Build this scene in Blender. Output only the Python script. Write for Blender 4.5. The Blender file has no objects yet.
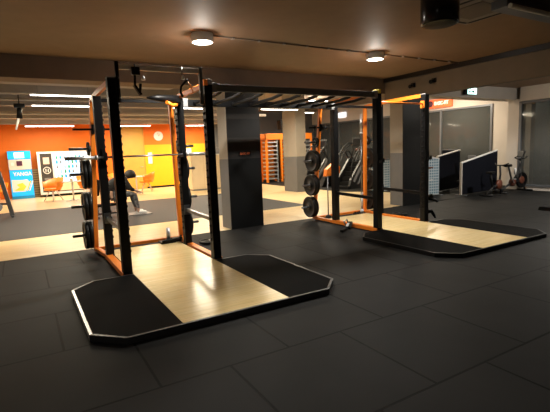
import bpy, bmesh, math, random
from mathutils import Vector, Matrix
random.seed(7)
S = bpy.context.scene
COL = S.collection
PI = math.pi

# ------------------------------------------------------------------ materials
def new_mat(name):
    m = bpy.data.materials.new(name); m.use_nodes = True
    nt = m.node_tree
    return m, nt, nt.nodes['Principled BSDF']

def mat(name, col, rough=.5, metal=0., bump=0., bscale=60., var=0., spec=.5, coat=0.):
    m, nt, b = new_mat(name)
    b.inputs['Base Color'].default_value = (*col, 1)
    b.inputs['Roughness'].default_value = rough
    b.inputs['Metallic'].default_value = metal
    b.inputs['Specular IOR Level'].default_value = spec
    b.inputs['Coat Weight'].default_value = coat
    tc = nt.nodes.new('ShaderNodeTexCoord')
    if bump or var:
        n = nt.nodes.new('ShaderNodeTexNoise'); n.inputs['Scale'].default_value = bscale
        n.inputs['Detail'].default_value = 4
        nt.links.new(tc.outputs['Object'], n.inputs['Vector'])
        if bump:
            bp = nt.nodes.new('ShaderNodeBump'); bp.inputs['Strength'].default_value = bump
            bp.inputs['Distance'].default_value = .01
            nt.links.new(n.outputs['Fac'], bp.inputs['Height']); nt.links.new(bp.outputs['Normal'], b.inputs['Normal'])
        if var:
            r = nt.nodes.new('ShaderNodeValToRGB')
            r.color_ramp.elements[0].position = .3; r.color_ramp.elements[1].position = .7
            r.color_ramp.elements[0].color = (*[c*(1-var) for c in col], 1)
            r.color_ramp.elements[1].color = (*[min(1, c*(1+var)) for c in col], 1)
            n2 = nt.nodes.new('ShaderNodeTexNoise'); n2.inputs['Scale'].default_value = bscale*.15
            n2.inputs['Detail'].default_value = 5
            nt.links.new(tc.outputs['Object'], n2.inputs['Vector'])
            nt.links.new(n2.outputs['Fac'], r.inputs['Fac']); nt.links.new(r.outputs['Color'], b.inputs['Base Color'])
    return m

def emis(name, col, strength):
    m, nt, b = new_mat(name)
    b.inputs['Base Color'].default_value = (*col, 1)
    b.inputs['Emission Color'].default_value = (*col, 1)
    b.inputs['Emission Strength'].default_value = strength
    return m

def tile_mat():
    m, nt, b = new_mat('rubber_tiles')
    tc = nt.nodes.new('ShaderNodeTexCoord'); mp = nt.nodes.new('ShaderNodeMapping')
    mp.inputs['Location'].default_value = (-.695 + 21, -1.80 + 20.6, 0)
    br = nt.nodes.new('ShaderNodeTexBrick')
    br.offset = .5; br.offset_frequency = 2; br.squash = 1
    for k, v in (('Scale', 1), ('Mortar Size', .011), ('Mortar Smooth', .15), ('Bias', 0), ('Brick Width', 1.05), ('Row Height', 1.03)):
        br.inputs[k].default_value = v
    br.inputs['Color1'].default_value = (.0145, .0166, .0180, 1); br.inputs['Color2'].default_value = (.0178, .0202, .0218, 1)
    br.inputs['Mortar'].default_value = (.002, .002, .002, 1)
    nt.links.new(tc.outputs['Object'], mp.inputs['Vector']); nt.links.new(mp.outputs['Vector'], br.inputs['Vector'])
    n = nt.nodes.new('ShaderNodeTexNoise'); n.inputs['Scale'].default_value = 1.7; n.inputs['Detail'].default_value = 6
    nt.links.new(tc.outputs['Object'], n.inputs['Vector'])
    mx = nt.nodes.new('ShaderNodeMix'); mx.data_type = 'RGBA'; mx.blend_type = 'MULTIPLY'; mx.inputs[0].default_value = .55
    nt.links.new(br.outputs['Color'], mx.inputs[6]); nt.links.new(n.outputs['Color'], mx.inputs[7])
    hs = nt.nodes.new('ShaderNodeHueSaturation'); hs.inputs['Saturation'].default_value = .1; hs.inputs['Value'].default_value = 1.3
    nt.links.new(mx.outputs[2], hs.inputs['Color']); nt.links.new(hs.outputs['Color'], b.inputs['Base Color'])
    b.inputs['Roughness'].default_value = .62; b.inputs['Specular IOR Level'].default_value = .07
    n2 = nt.nodes.new('ShaderNodeTexNoise'); n2.inputs['Scale'].default_value = 220
    nt.links.new(tc.outputs['Object'], n2.inputs['Vector'])
    ad = nt.nodes.new('ShaderNodeMath'); ad.operation = 'MULTIPLY_ADD'; ad.inputs[1].default_value = .12
    iv = nt.nodes.new('ShaderNodeMath'); iv.operation = 'SUBTRACT'; iv.inputs[0].default_value = 1
    nt.links.new(br.outputs['Fac'], iv.inputs[1])
    nt.links.new(n2.outputs['Fac'], ad.inputs[0]); nt.links.new(iv.outputs[0], ad.inputs[2])
    bp = nt.nodes.new('ShaderNodeBump'); bp.inputs['Strength'].default_value = .5; bp.inputs['Distance'].default_value = .006
    nt.links.new(ad.outputs[0], bp.inputs['Height']); nt.links.new(bp.outputs['Normal'], b.inputs['Normal'])
    return m

def wood_mat(name, c1, c2, rough, bw=.9, rh=.075, along='x', spec=.5):
    m, nt, b = new_mat(name)
    tc = nt.nodes.new('ShaderNodeTexCoord'); mp = nt.nodes.new('ShaderNodeMapping')
    mp.inputs['Location'].default_value = (30, 30, 0)
    if along == 'y': mp.inputs['Rotation'].default_value = (0, 0, PI/2)
    nt.links.new(tc.outputs['Object'], mp.inputs['Vector'])
    br = nt.nodes.new('ShaderNodeTexBrick'); br.offset = .37; br.offset_frequency = 3
    for k, v in (('Scale', 1), ('Mortar Size', .0012), ('Mortar Smooth', .3), ('Bias', 0), ('Brick Width', bw), ('Row Height', rh)):
        br.inputs[k].default_value = v
    br.inputs['Color1'].default_value = (*c1, 1); br.inputs['Color2'].default_value = (*c2, 1)
    br.inputs['Mortar'].default_value = (*[c*.6 for c in c2], 1)
    nt.links.new(mp.outputs['Vector'], br.inputs['Vector'])
    st = nt.nodes.new('ShaderNodeMapping'); st.inputs['Scale'].default_value = (2.2, 38, 1)
    nt.links.new(mp.outputs['Vector'], st.inputs['Vector'])
    n = nt.nodes.new('ShaderNodeTexNoise'); n.inputs['Scale'].default_value = 1; n.inputs['Detail'].default_value = 6; n.inputs['Distortion'].default_value = .6
    nt.links.new(st.outputs['Vector'], n.inputs['Vector'])
    r = nt.nodes.new('ShaderNodeValToRGB')
    r.color_ramp.elements[0].position = .35; r.color_ramp.elements[0].color = (.74, .68, .56, 1)
    r.color_ramp.elements[1].position = .62; r.color_ramp.elements[1].color = (1, 1, 1, 1)
    nt.links.new(n.outputs['Fac'], r.inputs['Fac'])
    mx = nt.nodes.new('ShaderNodeMix'); mx.data_type = 'RGBA'; mx.blend_type = 'MULTIPLY'; mx.inputs[0].default_value = .55
    nt.links.new(br.outputs['Color'], mx.inputs[6]); nt.links.new(r.outputs['Color'], mx.inputs[7])
    nt.links.new(mx.outputs[2], b.inputs['Base Color'])
    b.inputs['Roughness'].default_value = rough; b.inputs['Specular IOR Level'].default_value = spec
    return m

def slat_mat(name, col, gap_col, pitch, axis=2):
    m, nt, b = new_mat(name)
    tc = nt.nodes.new('ShaderNodeTexCoord'); w = nt.nodes.new('ShaderNodeTexWave')
    w.bands_direction = 'XYZ'[axis]; w.inputs['Scale'].default_value = .314/pitch
    nt.links.new(tc.outputs['Object'], w.inputs['Vector'])
    r = nt.nodes.new('ShaderNodeValToRGB'); r.color_ramp.elements[0].position = .15; r.color_ramp.elements[1].position = .3
    r.color_ramp.elements[0].color = (*gap_col, 1); r.color_ramp.elements[1].color = (*col, 1)
    nt.links.new(w.outputs['Fac'], r.inputs['Fac']); nt.links.new(r.outputs['Color'], b.inputs['Base Color'])
    b.inputs['Roughness'].default_value = .6
    return m

M = dict(
    tiles=tile_mat(),
    mat_rubber=mat('mat_rubber', (.004, .004, .0042), .75, bump=.25, bscale=300, spec=.03),
    turf=mat('grey_rubber', (.045, .045, .048), .6, bump=.2, bscale=200, var=.1, spec=.35),
    platform_wood=wood_mat('platform_wood', (.97, .77, .41), (.93, .71, .35), .22),
    floor_wood=wood_mat('floor_wood', (.90, .72, .43), (.84, .64, .36), .33, 1.2, .09),
    black=mat('black_powder_coat', (.0045, .0045, .005), .42, bump=.05, bscale=400, spec=.18),
    blackplastic=mat('black_plastic', (.012, .012, .013), .45),
    orange=mat('orange_powder_coat', (.88, .23, .018), .4, bump=.05, bscale=300),
    steel=mat('brushed_steel', (.62, .62, .64), .4, .75, bump=.05, bscale=200),
    darksteel=mat('dark_steel', (.20, .21, .23), .35, 1.),
    alu=mat('aluminium', (.62, .62, .63), .42, .8),
    greypaint=mat('grey_steel_paint', (.16, .17, .19), .4, .3),
    rubber=mat('plate_rubber', (.006, .006, .006), .5, bump=.1, bscale=150, spec=.3),
    ceil=mat('ceiling_plaster', (.29, .195, .125), .62, bump=.08, bscale=30, var=.05),
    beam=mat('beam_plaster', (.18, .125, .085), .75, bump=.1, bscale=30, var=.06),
    farceil=mat('far_ceiling_paint', (.34, .27, .20), .8, var=.08, bscale=20),
    rib=mat('rib_concrete', (.36, .34, .34), .8, var=.08, bscale=20),
    beige=mat('beige_paint', (.33, .295, .25), .7, bump=.06, bscale=30, var=.04),
    greywall=mat('grey_paint', (.13, .13, .135), .6, var=.04, bscale=25),
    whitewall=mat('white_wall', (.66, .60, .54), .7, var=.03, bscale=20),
    darkpaint=mat('dark_grey_paint', (.007, .0075, .008), .4, bump=.05, bscale=30, spec=.2),
    darkband=mat('charcoal_paint', (.014, .013, .013), .35),
    orangewall=mat('orange_wall_paint', (.90, .18, .004), .6, bump=.05, bscale=30, var=.03),
    spillwall=mat('orange_wall_light_spill', (.95, .44, .004), .6, bump=.05, bscale=30, var=.03),  # orange wall where bright light turns it yellow, put into the colour
    door=mat('ochre_door', (.62, .34, .06), .5, var=.05, bscale=15),
    white=mat('white_plastic', (.82, .82, .82), .4),
    cream=mat('cream_panel', (.80, .66, .45), .5, var=.04, bscale=20),
    blue=mat('blue_panel', (.01, .32, .74), .35),
    lightblue=mat('pale_blue', (.35, .62, .85), .4),
    yellow=mat('yellow_print', (.95, .75, .08), .4),
    chair=mat('orange_seat_shell', (.92, .27, .01), .4),
    navy=mat('navy_fabric', (.006, .007, .012), .9, bump=.3, bscale=250, spec=.1),
    skin=mat('skin', (.55, .33, .24), .55),
    hoodie=mat('black_cloth', (.010, .010, .011), .9, bump=.2, bscale=150),
    hair=mat('dark_hair', (.012, .009, .007), .7),
    leggings=mat('grey_cloth', (.13, .13, .14), .9, bump=.3, bscale=90, var=.8),
    pedal_red=mat('red_orange_plastic', (.15, .045, .025), .4),
    screen=mat('dark_screen', (.01, .01, .012), .1),
    grey=mat('mid_grey_plastic', (.22, .22, .23), .45),
    green=mat('green_print', (.05, .35, .15), .5),
    louvre=mat('louvre_grey', (.30, .27, .25), .5),
    outside=mat('night_asphalt', (.05, .05, .05), .9, var=.2, bscale=10),
    facade=mat('facade_render', (.30, .31, .31), .9, var=.15, bscale=6),
)
def mesh_panel_mat():
    m, nt, b = new_mat('blue_grid_screen')
    tc = nt.nodes.new('ShaderNodeTexCoord'); mp = nt.nodes.new('ShaderNodeMapping')
    mp.inputs['Rotation'].default_value = (PI/2, 0, 0); mp.inputs['Location'].default_value = (40, 40, 40)
    br = nt.nodes.new('ShaderNodeTexBrick'); br.offset = 0
    for k, v in (('Scale', 1), ('Mortar Size', .016), ('Mortar Smooth', .1), ('Brick Width', .085), ('Row Height', .085)): br.inputs[k].default_value = v
    br.inputs['Color1'].default_value = (.09, .22, .33, 1); br.inputs['Color2'].default_value = (.13, .28, .40, 1)
    br.inputs['Mortar'].default_value = (.60, .68, .74, 1)
    nt.links.new(tc.outputs['Object'], mp.inputs['Vector']); nt.links.new(mp.outputs['Vector'], br.inputs['Vector'])
    nt.links.new(br.outputs['Color'], b.inputs['Base Color']); b.inputs['Roughness'].default_value = .4
    return m
M['grid'] = mesh_panel_mat()
def glass_mat():
    m, nt, b = new_mat('tinted_window_glass')
    b.inputs['Base Color'].default_value = (.19, .195, .19, 1); b.inputs['Roughness'].default_value = .06
    tr = nt.nodes.new('ShaderNodeBsdfTransparent'); tr.inputs['Color'].default_value = (.60, .61, .59, 1)
    ms = nt.nodes.new('ShaderNodeMixShader'); ms.inputs[0].default_value = .36
    out = nt.nodes['Material Output']
    nt.links.new(tr.outputs[0], ms.inputs[1]); nt.links.new(b.outputs[0], ms.inputs[2]); nt.links.new(ms.outputs[0], out.inputs['Surface'])
    return m
M['glass'] = glass_mat()
M['tube'] = emis('strip_tube_glow', (1.0, .96, .88), 10)
M['lamp'] = emis('downlight_glow', (1.0, .93, .82), 25)
M['exit'] = emis('exit_sign_glow', (.62, 1.0, .90), 2.6)
M['signglow'] = emis('orange_sign_glow', (1.0, .17, .05), .75)
M['signwhite'] = emis('sign_letters_glow', (1.0, .75, .62), 1.1)
M['screenglow'] = emis('lit_fridge_glow', (.55, .80, 1.0), 1.6)
M['whitescreen'] = emis('lit_panel_glow', (.95, .97, 1.0), 1.3)
M['blueglow'] = emis('backlit_blue_panel', (.005, .36, .80), .8)

# ------------------------------------------------------------------ mesh helpers
def box(bm, x0, x1, y0, y1, z0, z1, bev=0., mi=0):
    vs = [bm.verts.new((x, y, z)) for z in (z0, z1) for y in (y0, y1) for x in (x0, x1)]
    fs = [bm.faces.new([vs[i] for i in q]) for q in ((0,2,3,1),(4,5,7,6),(0,1,5,4),(2,6,7,3),(0,4,6,2),(1,3,7,5))]
    for f in fs: f.material_index = mi
    if bev:
        es = list({e for f in fs for e in f.edges})
        r = bmesh.ops.bevel(bm, geom=es, offset=bev, segments=2, affect='EDGES', profile=.6)
        for f in r['faces']: f.material_index = mi
    return vs

def prism(bm, pts, axis, a, b, bev=0., mi=0):
    """polygon pts in the plane normal to axis (0 x:(y,z) 1 y:(x,z) 2 z:(x,y)) extruded from a to b"""
    def mk(p, t):
        return {0: (t, p[0], p[1]), 1: (p[0], t, p[1]), 2: (p[0], p[1], t)}[axis]
    A = [bm.verts.new(mk(p, a)) for p in pts]; B = [bm.verts.new(mk(p, b)) for p in pts]
    fs = [bm.faces.new(A), bm.faces.new(B[::-1])]
    n = len(pts)
    for i in range(n): fs.append(bm.faces.new((A[i], B[i], B[(i+1) % n], A[(i+1) % n])))
    bmesh.ops.recalc_face_normals(bm, faces=fs)
    if bev:
        es = list({e for f in fs for e in f.edges})
        bmesh.ops.bevel(bm, geom=es, offset=bev, segments=2, affect='EDGES', profile=.6)
    for f in fs:
        if f.is_valid: f.material_index = mi

def tube(bm, pts, r, seg=10, cap=True, closed=False, mi=0):
    pts = [Vector(p) for p in pts]; n = len(pts)
    rr = r if isinstance(r, (list, tuple)) else [r]*n
    up = None; rings = []
    for i, p in enumerate(pts):
        if closed: t = (pts[(i+1) % n] - pts[i-1]).normalized()
        else: t = (pts[min(i+1, n-1)] - pts[max(i-1, 0)]).normalized()
        if up is None:
            up = Vector((0, 0, 1)) if abs(t.z) < .9 else Vector((1, 0, 0))
        s = t.cross(up).normalized(); up = s.cross(t).normalized()
        rings.append([bm.verts.new(p + (s*math.cos(2*PI*k/seg) + up*math.sin(2*PI*k/seg))*rr[i]) for k in range(seg)])
    m = n if closed else n-1
    for i in range(m):
        a, b = rings[i], rings[(i+1) % n]
        for k in range(seg):
            f = bm.faces.new((a[k], a[(k+1) % seg], b[(k+1) % seg], b[k])); f.smooth = True; f.material_index = mi
    if cap and not closed:
        bm.faces.new(rings[0][::-1]).material_index = mi; bm.faces.new(rings[-1]).material_index = mi

def bar(bm, a, b, w, h=None, mi=0, bev=0.):
    """rectangular bar from a to b, width w (horizontal), height h"""
    h = h or w
    a, b = Vector(a), Vector(b); t = (b-a).normalized()
    up = Vector((0, 0, 1)) if abs(t.z) < .95 else Vector((0, 1, 0))
    s = t.cross(up).normalized(); u = s.cross(t).normalized()
    vs = [bm.verts.new(p + s*i*w/2 + u*j*h/2) for p in (a, b) for i, j in ((-1,-1),(1,-1),(1,1),(-1,1))]
    fs = [bm.faces.new([vs[i] for i in q]) for q in ((3,2,1,0),(4,5,6,7),(0,1,5,4),(1,2,6,5),(2,3,7,6),(3,0,4,7))]
    for f in fs: f.material_index = mi
    bmesh.ops.recalc_face_normals(bm, faces=fs)
    if bev:
        es = list({e for f in fs for e in f.edges})
        bmesh.ops.bevel(bm, geom=es, offset=bev, segments=1, affect='EDGES')

def lathe(bm, prof, c=(0, 0, 0), axis='z', seg=28, smooth=True, mi=0):
    """prof: list of (radius, height) along axis"""
    c = Vector(c); rings = []
    def pos(r, h, k):
        a = 2*PI*k/seg; x, y = r*math.cos(a), r*math.sin(a)
        return c + Vector({'z': (x, y, h), 'x': (h, x, y), 'y': (y, h, x)}[axis])
    for r, h in prof:
        rings.append([bm.verts.new(pos(max(r, 0), h, k)) for k in range(seg)] if r > 1e-6 else [bm.verts.new(pos(0, h, 0))])
    for a, b in zip(rings, rings[1:]):
        for k in range(seg):
            k2 = (k+1) % seg
            if len(a) == 1 and len(b) == 1: continue
            if len(a) == 1: q = (a[0], b[k2], b[k])
            elif len(b) == 1: q = (a[k], a[k2], b[0])
            else: q = (a[k], a[k2], b[k2], b[k])
            f = bm.faces.new(q); f.smooth = smooth; f.material_index = mi

def obj(name, bm, m, parent=None, loc=None, smooth_angle=None):
    bmesh.ops.recalc_face_normals(bm, faces=bm.faces)
    me = bpy.data.meshes.new(name); bm.to_mesh(me); bm.free()
    for x in (m if isinstance(m, (list, tuple)) else [m]): me.materials.append(x)
    o = bpy.data.objects.new(name, me); COL.objects.link(o)
    if parent: o.parent = parent
    if loc: o.location = loc
    return o
def NB(): return bmesh.new()
def B(*a, **k):
    bm = NB(); box(bm, *a, **k); return bm

def thing(name, label, cat, loc=(0, 0, 0), rz=0, group=None):
    o = bpy.data.objects.new(name, None); COL.objects.link(o)
    o.empty_display_size = .1
    o.location = loc; o.rotation_euler = (0, 0, rz); o['label'] = label; o['category'] = cat
    if group: o['group'] = group
    return o
def tag(o, label, cat, group=None):
    o['label'] = label; o['category'] = cat
    if group: o['group'] = group
    return o
def struct(name, bm, m, parent=None):
    o = obj(name, bm, m, parent)
    if not parent: o['kind'] = 'structure'
    return o
def dup(root, loc, rz=None, label=None, group=None):
    r = root.copy(); COL.objects.link(r); r.location = loc
    if rz is not None: r.rotation_euler = (0, 0, rz)
    if label: r['label'] = label
    if group: r['group'] = group
    for ch in list(root.children):
        c = ch.copy(); COL.objects.link(c); c.parent = r
        for g in list(ch.children):
            d = g.copy(); COL.objects.link(d); d.parent = c
    return r
def text_mesh(name, s, size, m, parent, loc, rot, depth=.004, bold=0.0, sx=1.0):
    cu = bpy.data.curves.new(name, 'FONT'); cu.body = s; cu.size = size; cu.extrude = depth; cu.offset = bold
    cu.align_x = 'CENTER'; cu.align_y = 'CENTER'
    t = bpy.data.objects.new('tmp', cu); COL.objects.link(t)
    dg = bpy.context.evaluated_depsgraph_get()
    me = bpy.data.meshes.new_from_object(t.evaluated_get(dg)); bpy.data.objects.remove(t); bpy.data.curves.remove(cu)
    me.materials.clear(); me.materials.append(m)
    o = bpy.data.objects.new(name, me); COL.objects.link(o)
    if parent: o.parent = parent
    o.location = loc; o.rotation_euler = rot; o.scale = (sx, 1, 1)
    return o

# ================================================================== SETTING
ZC, ZF = 3.3, 3.72
XW, XW2, YB = 15.1, 14.1, 21.0
XL = -5.0
# floors
bm = NB(); box(bm, XL, 15.6, -5, 8.05, -.12, 0); struct('floor', bm, M['tiles'])
bm = NB(); box(bm, XL, 15.6, 8.05, 21.3, -.12, 0); struct('floor.001', bm, M['floor_wood'])
# grey rubber field on the far wood floor and the dark one under the cardio machines
bm = NB(); prism(bm, [(XL, 10.05), (7.0, 10.05), (7.0, 15.4), (XL, 15.4)], 2, 0.0, .006); struct('floor.002', bm, M['turf'])
bm = NB(); prism(bm, [(8.3, 8.05), (15.1, 8.05), (15.1, 20.9), (10.0, 20.9), (10.0, 12.2), (10.9, 10.9), (10.9, 8.9), (9.6, 8.05)], 2, 0.0, .006)
struct('floor.003', bm, M['tiles'])
# ceilings
bm = NB(); box(bm, XL, 15.6, -5, 8.3, ZC, ZC+.2); struct('ceiling', bm, M['ceil'])
bm = NB(); box(bm, XL, 15.6, 8.3, 21.3, ZF, ZF+.2); struct('ceiling.001', bm, M['farceil'])
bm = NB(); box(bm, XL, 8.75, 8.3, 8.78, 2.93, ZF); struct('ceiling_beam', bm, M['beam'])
bm = NB(); box(bm, 8.75, 15.6, 8.3, 8.78, 2.93, ZF); struct('ceiling_beam', bm, M['whitewall'])  # same beam, lighter colour here paints in the light it receives
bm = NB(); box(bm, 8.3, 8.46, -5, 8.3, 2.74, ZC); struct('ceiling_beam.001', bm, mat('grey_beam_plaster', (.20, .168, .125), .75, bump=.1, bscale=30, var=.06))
bm = NB(); box(bm, 8.25, 8.3, -5, 8.3, 3.20, ZC); struct('shadow_gap_strip', bm, M['darkband'])  # dark strip paints the shadow line along the beam's top edge
# cross ribs of the far ceiling
for y, z, w in ((9.75, 3.14, .30), (11.6, 3.12, .34), (14.4, 3.14, .35), (16.6, 3.12, .30), (18.4, 3.1, .30), (20.1, 3.02, .35)):
    bm = NB(); box(bm, XL, .5*y+.6, y, y+w, z, ZF); struct('ceiling_rib', bm, M['rib'])
# walls
bm = NB(); box(bm, XL, 4.2, YB, YB+.2, 0, ZF); struct('wall_back', bm, M['orangewall'])
bm = NB(); box(bm, 4.2, 8.7, YB, YB+.2, 2.08, ZF, mi=0); box(bm, 4.2, 8.7, YB, YB+.2, 0, 2.08, mi=1)  # yellow lower part paints the light spill onto the orange wall
struct('wall_back_orange_lit_yellow', bm, [M['orangewall'], M['spillwall']])
bm = NB(); box(bm, 8.7, XW, YB, YB+.2, 0, ZF); struct('wall_back_grey', bm, M['greywall'])
bm = NB(); box(bm, XL-.2, XL, -5, YB, 0, ZF); struct('wall_left', bm, M['beige'])
bm = NB(); box(bm, XL, 15.6, -5.2, -5, 0, ZF); struct('wall_front', bm, M['beige'])
# right wall with the long window band (x = 15.1, y > 8.3): sill-less panes from floor, beige above 3.0
bm = NB(); box(bm, XW, XW+.25, 8.3, 9.68, 0, ZF); box(bm, XW, XW+.25, 9.68, YB, 2.98, ZF); struct('wall_right', bm, M['whitewall'])
# nearer right wall (x = 14.1, y < 8.3)
bm = NB(); box(bm, XW2, XW2+.25, -5, 8.12, 2.86, ZC); box(bm, XW2, XW2+.25, -5, 8.12, 0, .10); box(bm, XW2, XW2+.25, -5, 4.4, .10, 2.86)
struct('wall_right_near', bm, M['whitewall'])
bm = NB(); box(bm, XW2-.02, XW2+.35, 8.12, 8.5, 0, 2.93); struct('wall_corner_pier', bm, M['whitewall'])
# windows
def window(name, x, segs, z0, z1, m=M['greypaint']):
    fr = NB(); y0, y1 = segs[0], segs[-1]
    box(fr, x-.03, x+.06, y0, y1, z1-.07, z1); box(fr, x-.03, x+.06, y0, y1, z0, z0+.07)
    for y in segs: box(fr, x-.04, x+.07, y-.04, y+.04, z0, z1)
    o = struct(name, fr, m)
    g = NB(); box(g, x+.01, x+.02, y0, y1, z0+.05, z1-.05); struct('window_pane', g, M['glass'], o)
    return o
window('window_1', XW, [9.72, 11.93, 14.1, 16.3, 18.5, 20.9], .06, 2.98)
window('window_2', XW2, [4.44, 6.3, 8.08], .12, 2.84)
# what stands outside the panes: a pavement and the facade across the passage
bm = NB(); box(bm, 15.6, 22, -5, 22, -.12, 0); struct('ground', bm, M['outside'])
bm = NB(); box(bm, 19, 19.3, -5, 22, 0, 6); struct('wall_across_passage', bm, M['facade'])
# door in the back wall
bm = NB(); box(bm, 4.22, 5.18, YB-.05, YB+.0, 0, 2.95, bev=.006); dr = struct('door_1', bm, M['door'])
bm = NB(); box(bm, 4.19, 4.22, YB-.07, YB, 0, 2.99); box(bm, 5.18, 5.21, YB-.07, YB, 0, 2.99); box(bm, 4.22, 5.18, YB-.07, YB, 2.95, 2.99); struct('door_frame', bm, M['door'], dr)
bm = NB(); tube(bm, [(5.08, YB-.05, 1.05), (5.08, YB-.10, 1.05), (4.95, YB-.10, 1.05)], .012); struct('door_handle', bm, M['steel'], dr)
bm = NB(); box(bm, 5.21, 8.7, YB-.02, YB, 0, .09); struct('baseboard_back', bm, M['darkpaint'])
# pillars, each painted beige above and dark below
def pillar(x0, x1, y0, y1, top, zs, lo, hi, band=None):
    bm = NB(); box(bm, x0, x1, y0, y1, 0, top, mi=0)
    bm.free(); bm = NB()
    box(bm, x0, x1, y0, y1, 0, zs, mi=0); box(bm, x0, x1, y0, y1, zs, top, mi=1)
    return struct('wall_pillar', bm, [lo, hi])
pillar(3.66, 4.42, 8.05, 8.48, 2.93, 1.45, M['greywall'], M['beige'])
pillar(8.62, 9.50, 8.0, 8.44, 2.93, 1.4, M['greywall'], M['beige'])
pillar(8.88, 9.32, 13.4, 14.3, ZF, 1.33, M['greywall'], M['beige'])
# dark cladding board on the camera side of the two front pillars
bm = NB(); box(bm, 3.66, 4.42, 8.03, 8.05, 0, 1.45, mi=0); box(bm, 3.66, 4.42, 8.03, 8.05, 1.45, 2.93, mi=1)
for z in (1.78, 2.26): box(bm, 3.66, 4.42, 8.028, 8.03, z, z+.10, mi=2)
struct('trim_1', bm, [M['darkpaint'], M['darkband'], mat('brown_grey_band', (.035, .032, .03), .5)])
bm = NB(); box(bm, 8.62, 9.50, 7.98, 8.0, 0, 2.74); struct('trim_2', bm, M['darkpaint'])

# ================================================================== PLATFORMS
def platform(cx, yf, label, edge, label_edge):
    W, w, c, L, t = 1.346, .574, .264, 2.024, .061
    t0 = thing('lifting_platform', label, 'lifting platform', (cx, yf, 0))
    out = [(-W, c), (-W+c, 0), (W-c, 0), (W, c), (W, L-c), (W-c, L), (-W+c, L), (-W, L-c)]
    bm = NB(); prism(bm, [(x*.995, .005+y*.995) for x, y in out], 2, 0, t-.014); obj('base', bm, M['black'], t0)
    e = .03
    for s in (-1, 1):
        P = [(w+.002, e), (W-c-.01, e), (W-e, c+.01), (W-e, L-c-.01), (W-c-.01, L-e), (w+.002, L-e)]
        P = [(s*x, y) for x, y in P]
        bm = NB(); prism(bm, P if s > 0 else P[::-1], 2, t-.014, t, bev=.002); obj('rubber_mat', bm, M['mat_rubber'], t0)
    bm = NB(); box(bm, -w, w, e, L-e, t-.014, t+.001, bev=.001); box(bm, -w, w, L-e, 3.72, t-.03, t+.0005); obj('wooden_deck', bm, M['platform_wood'], t0)
    n = len(out)
    for i in range(n):
        a, b = Vector((*out[i], 0)), Vector((*out[(i+1) % n], 0))
        if i == 5: a2 = (a, Vector((w+.02, L, 0))); segs = [a2, (Vector((-w-.02, L, 0)), b)]
        else: segs = [(a, b)]
        for a, b in segs:
            d = (b-a).normalized(); nrm = Vector((-d.y, d.x, 0))
            if i == 5: b = b
            z0, z1 = (0.002, t+.003)
            bm = NB()
            q = [a, b, b+nrm*e, a+nrm*e]
            prism(bm, [(v.x, v.y) for v in q], 2, z0, z1, bev=.003)
            o = obj('edge_trim', bm, edge[i], t0)
            if label_edge and i == 7: o['label'] = label_edge
    return t0
A_, K_ = M['alu'], M['black']
DS = mat('grey_edge_metal', (.07, .07, .075), .4, .6)
platform(1.723, 3.66, 'near-left lifting platform with pale wooden centre and black mats, silver edge on its left', [DS, DS, DS, DS, DS, DS, DS, A_], 'bright aluminium edge strip')
platform(6.294, 3.73, 'far-right lifting platform with pale wooden centre and all-black edges', [K_]*8, None)

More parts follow.
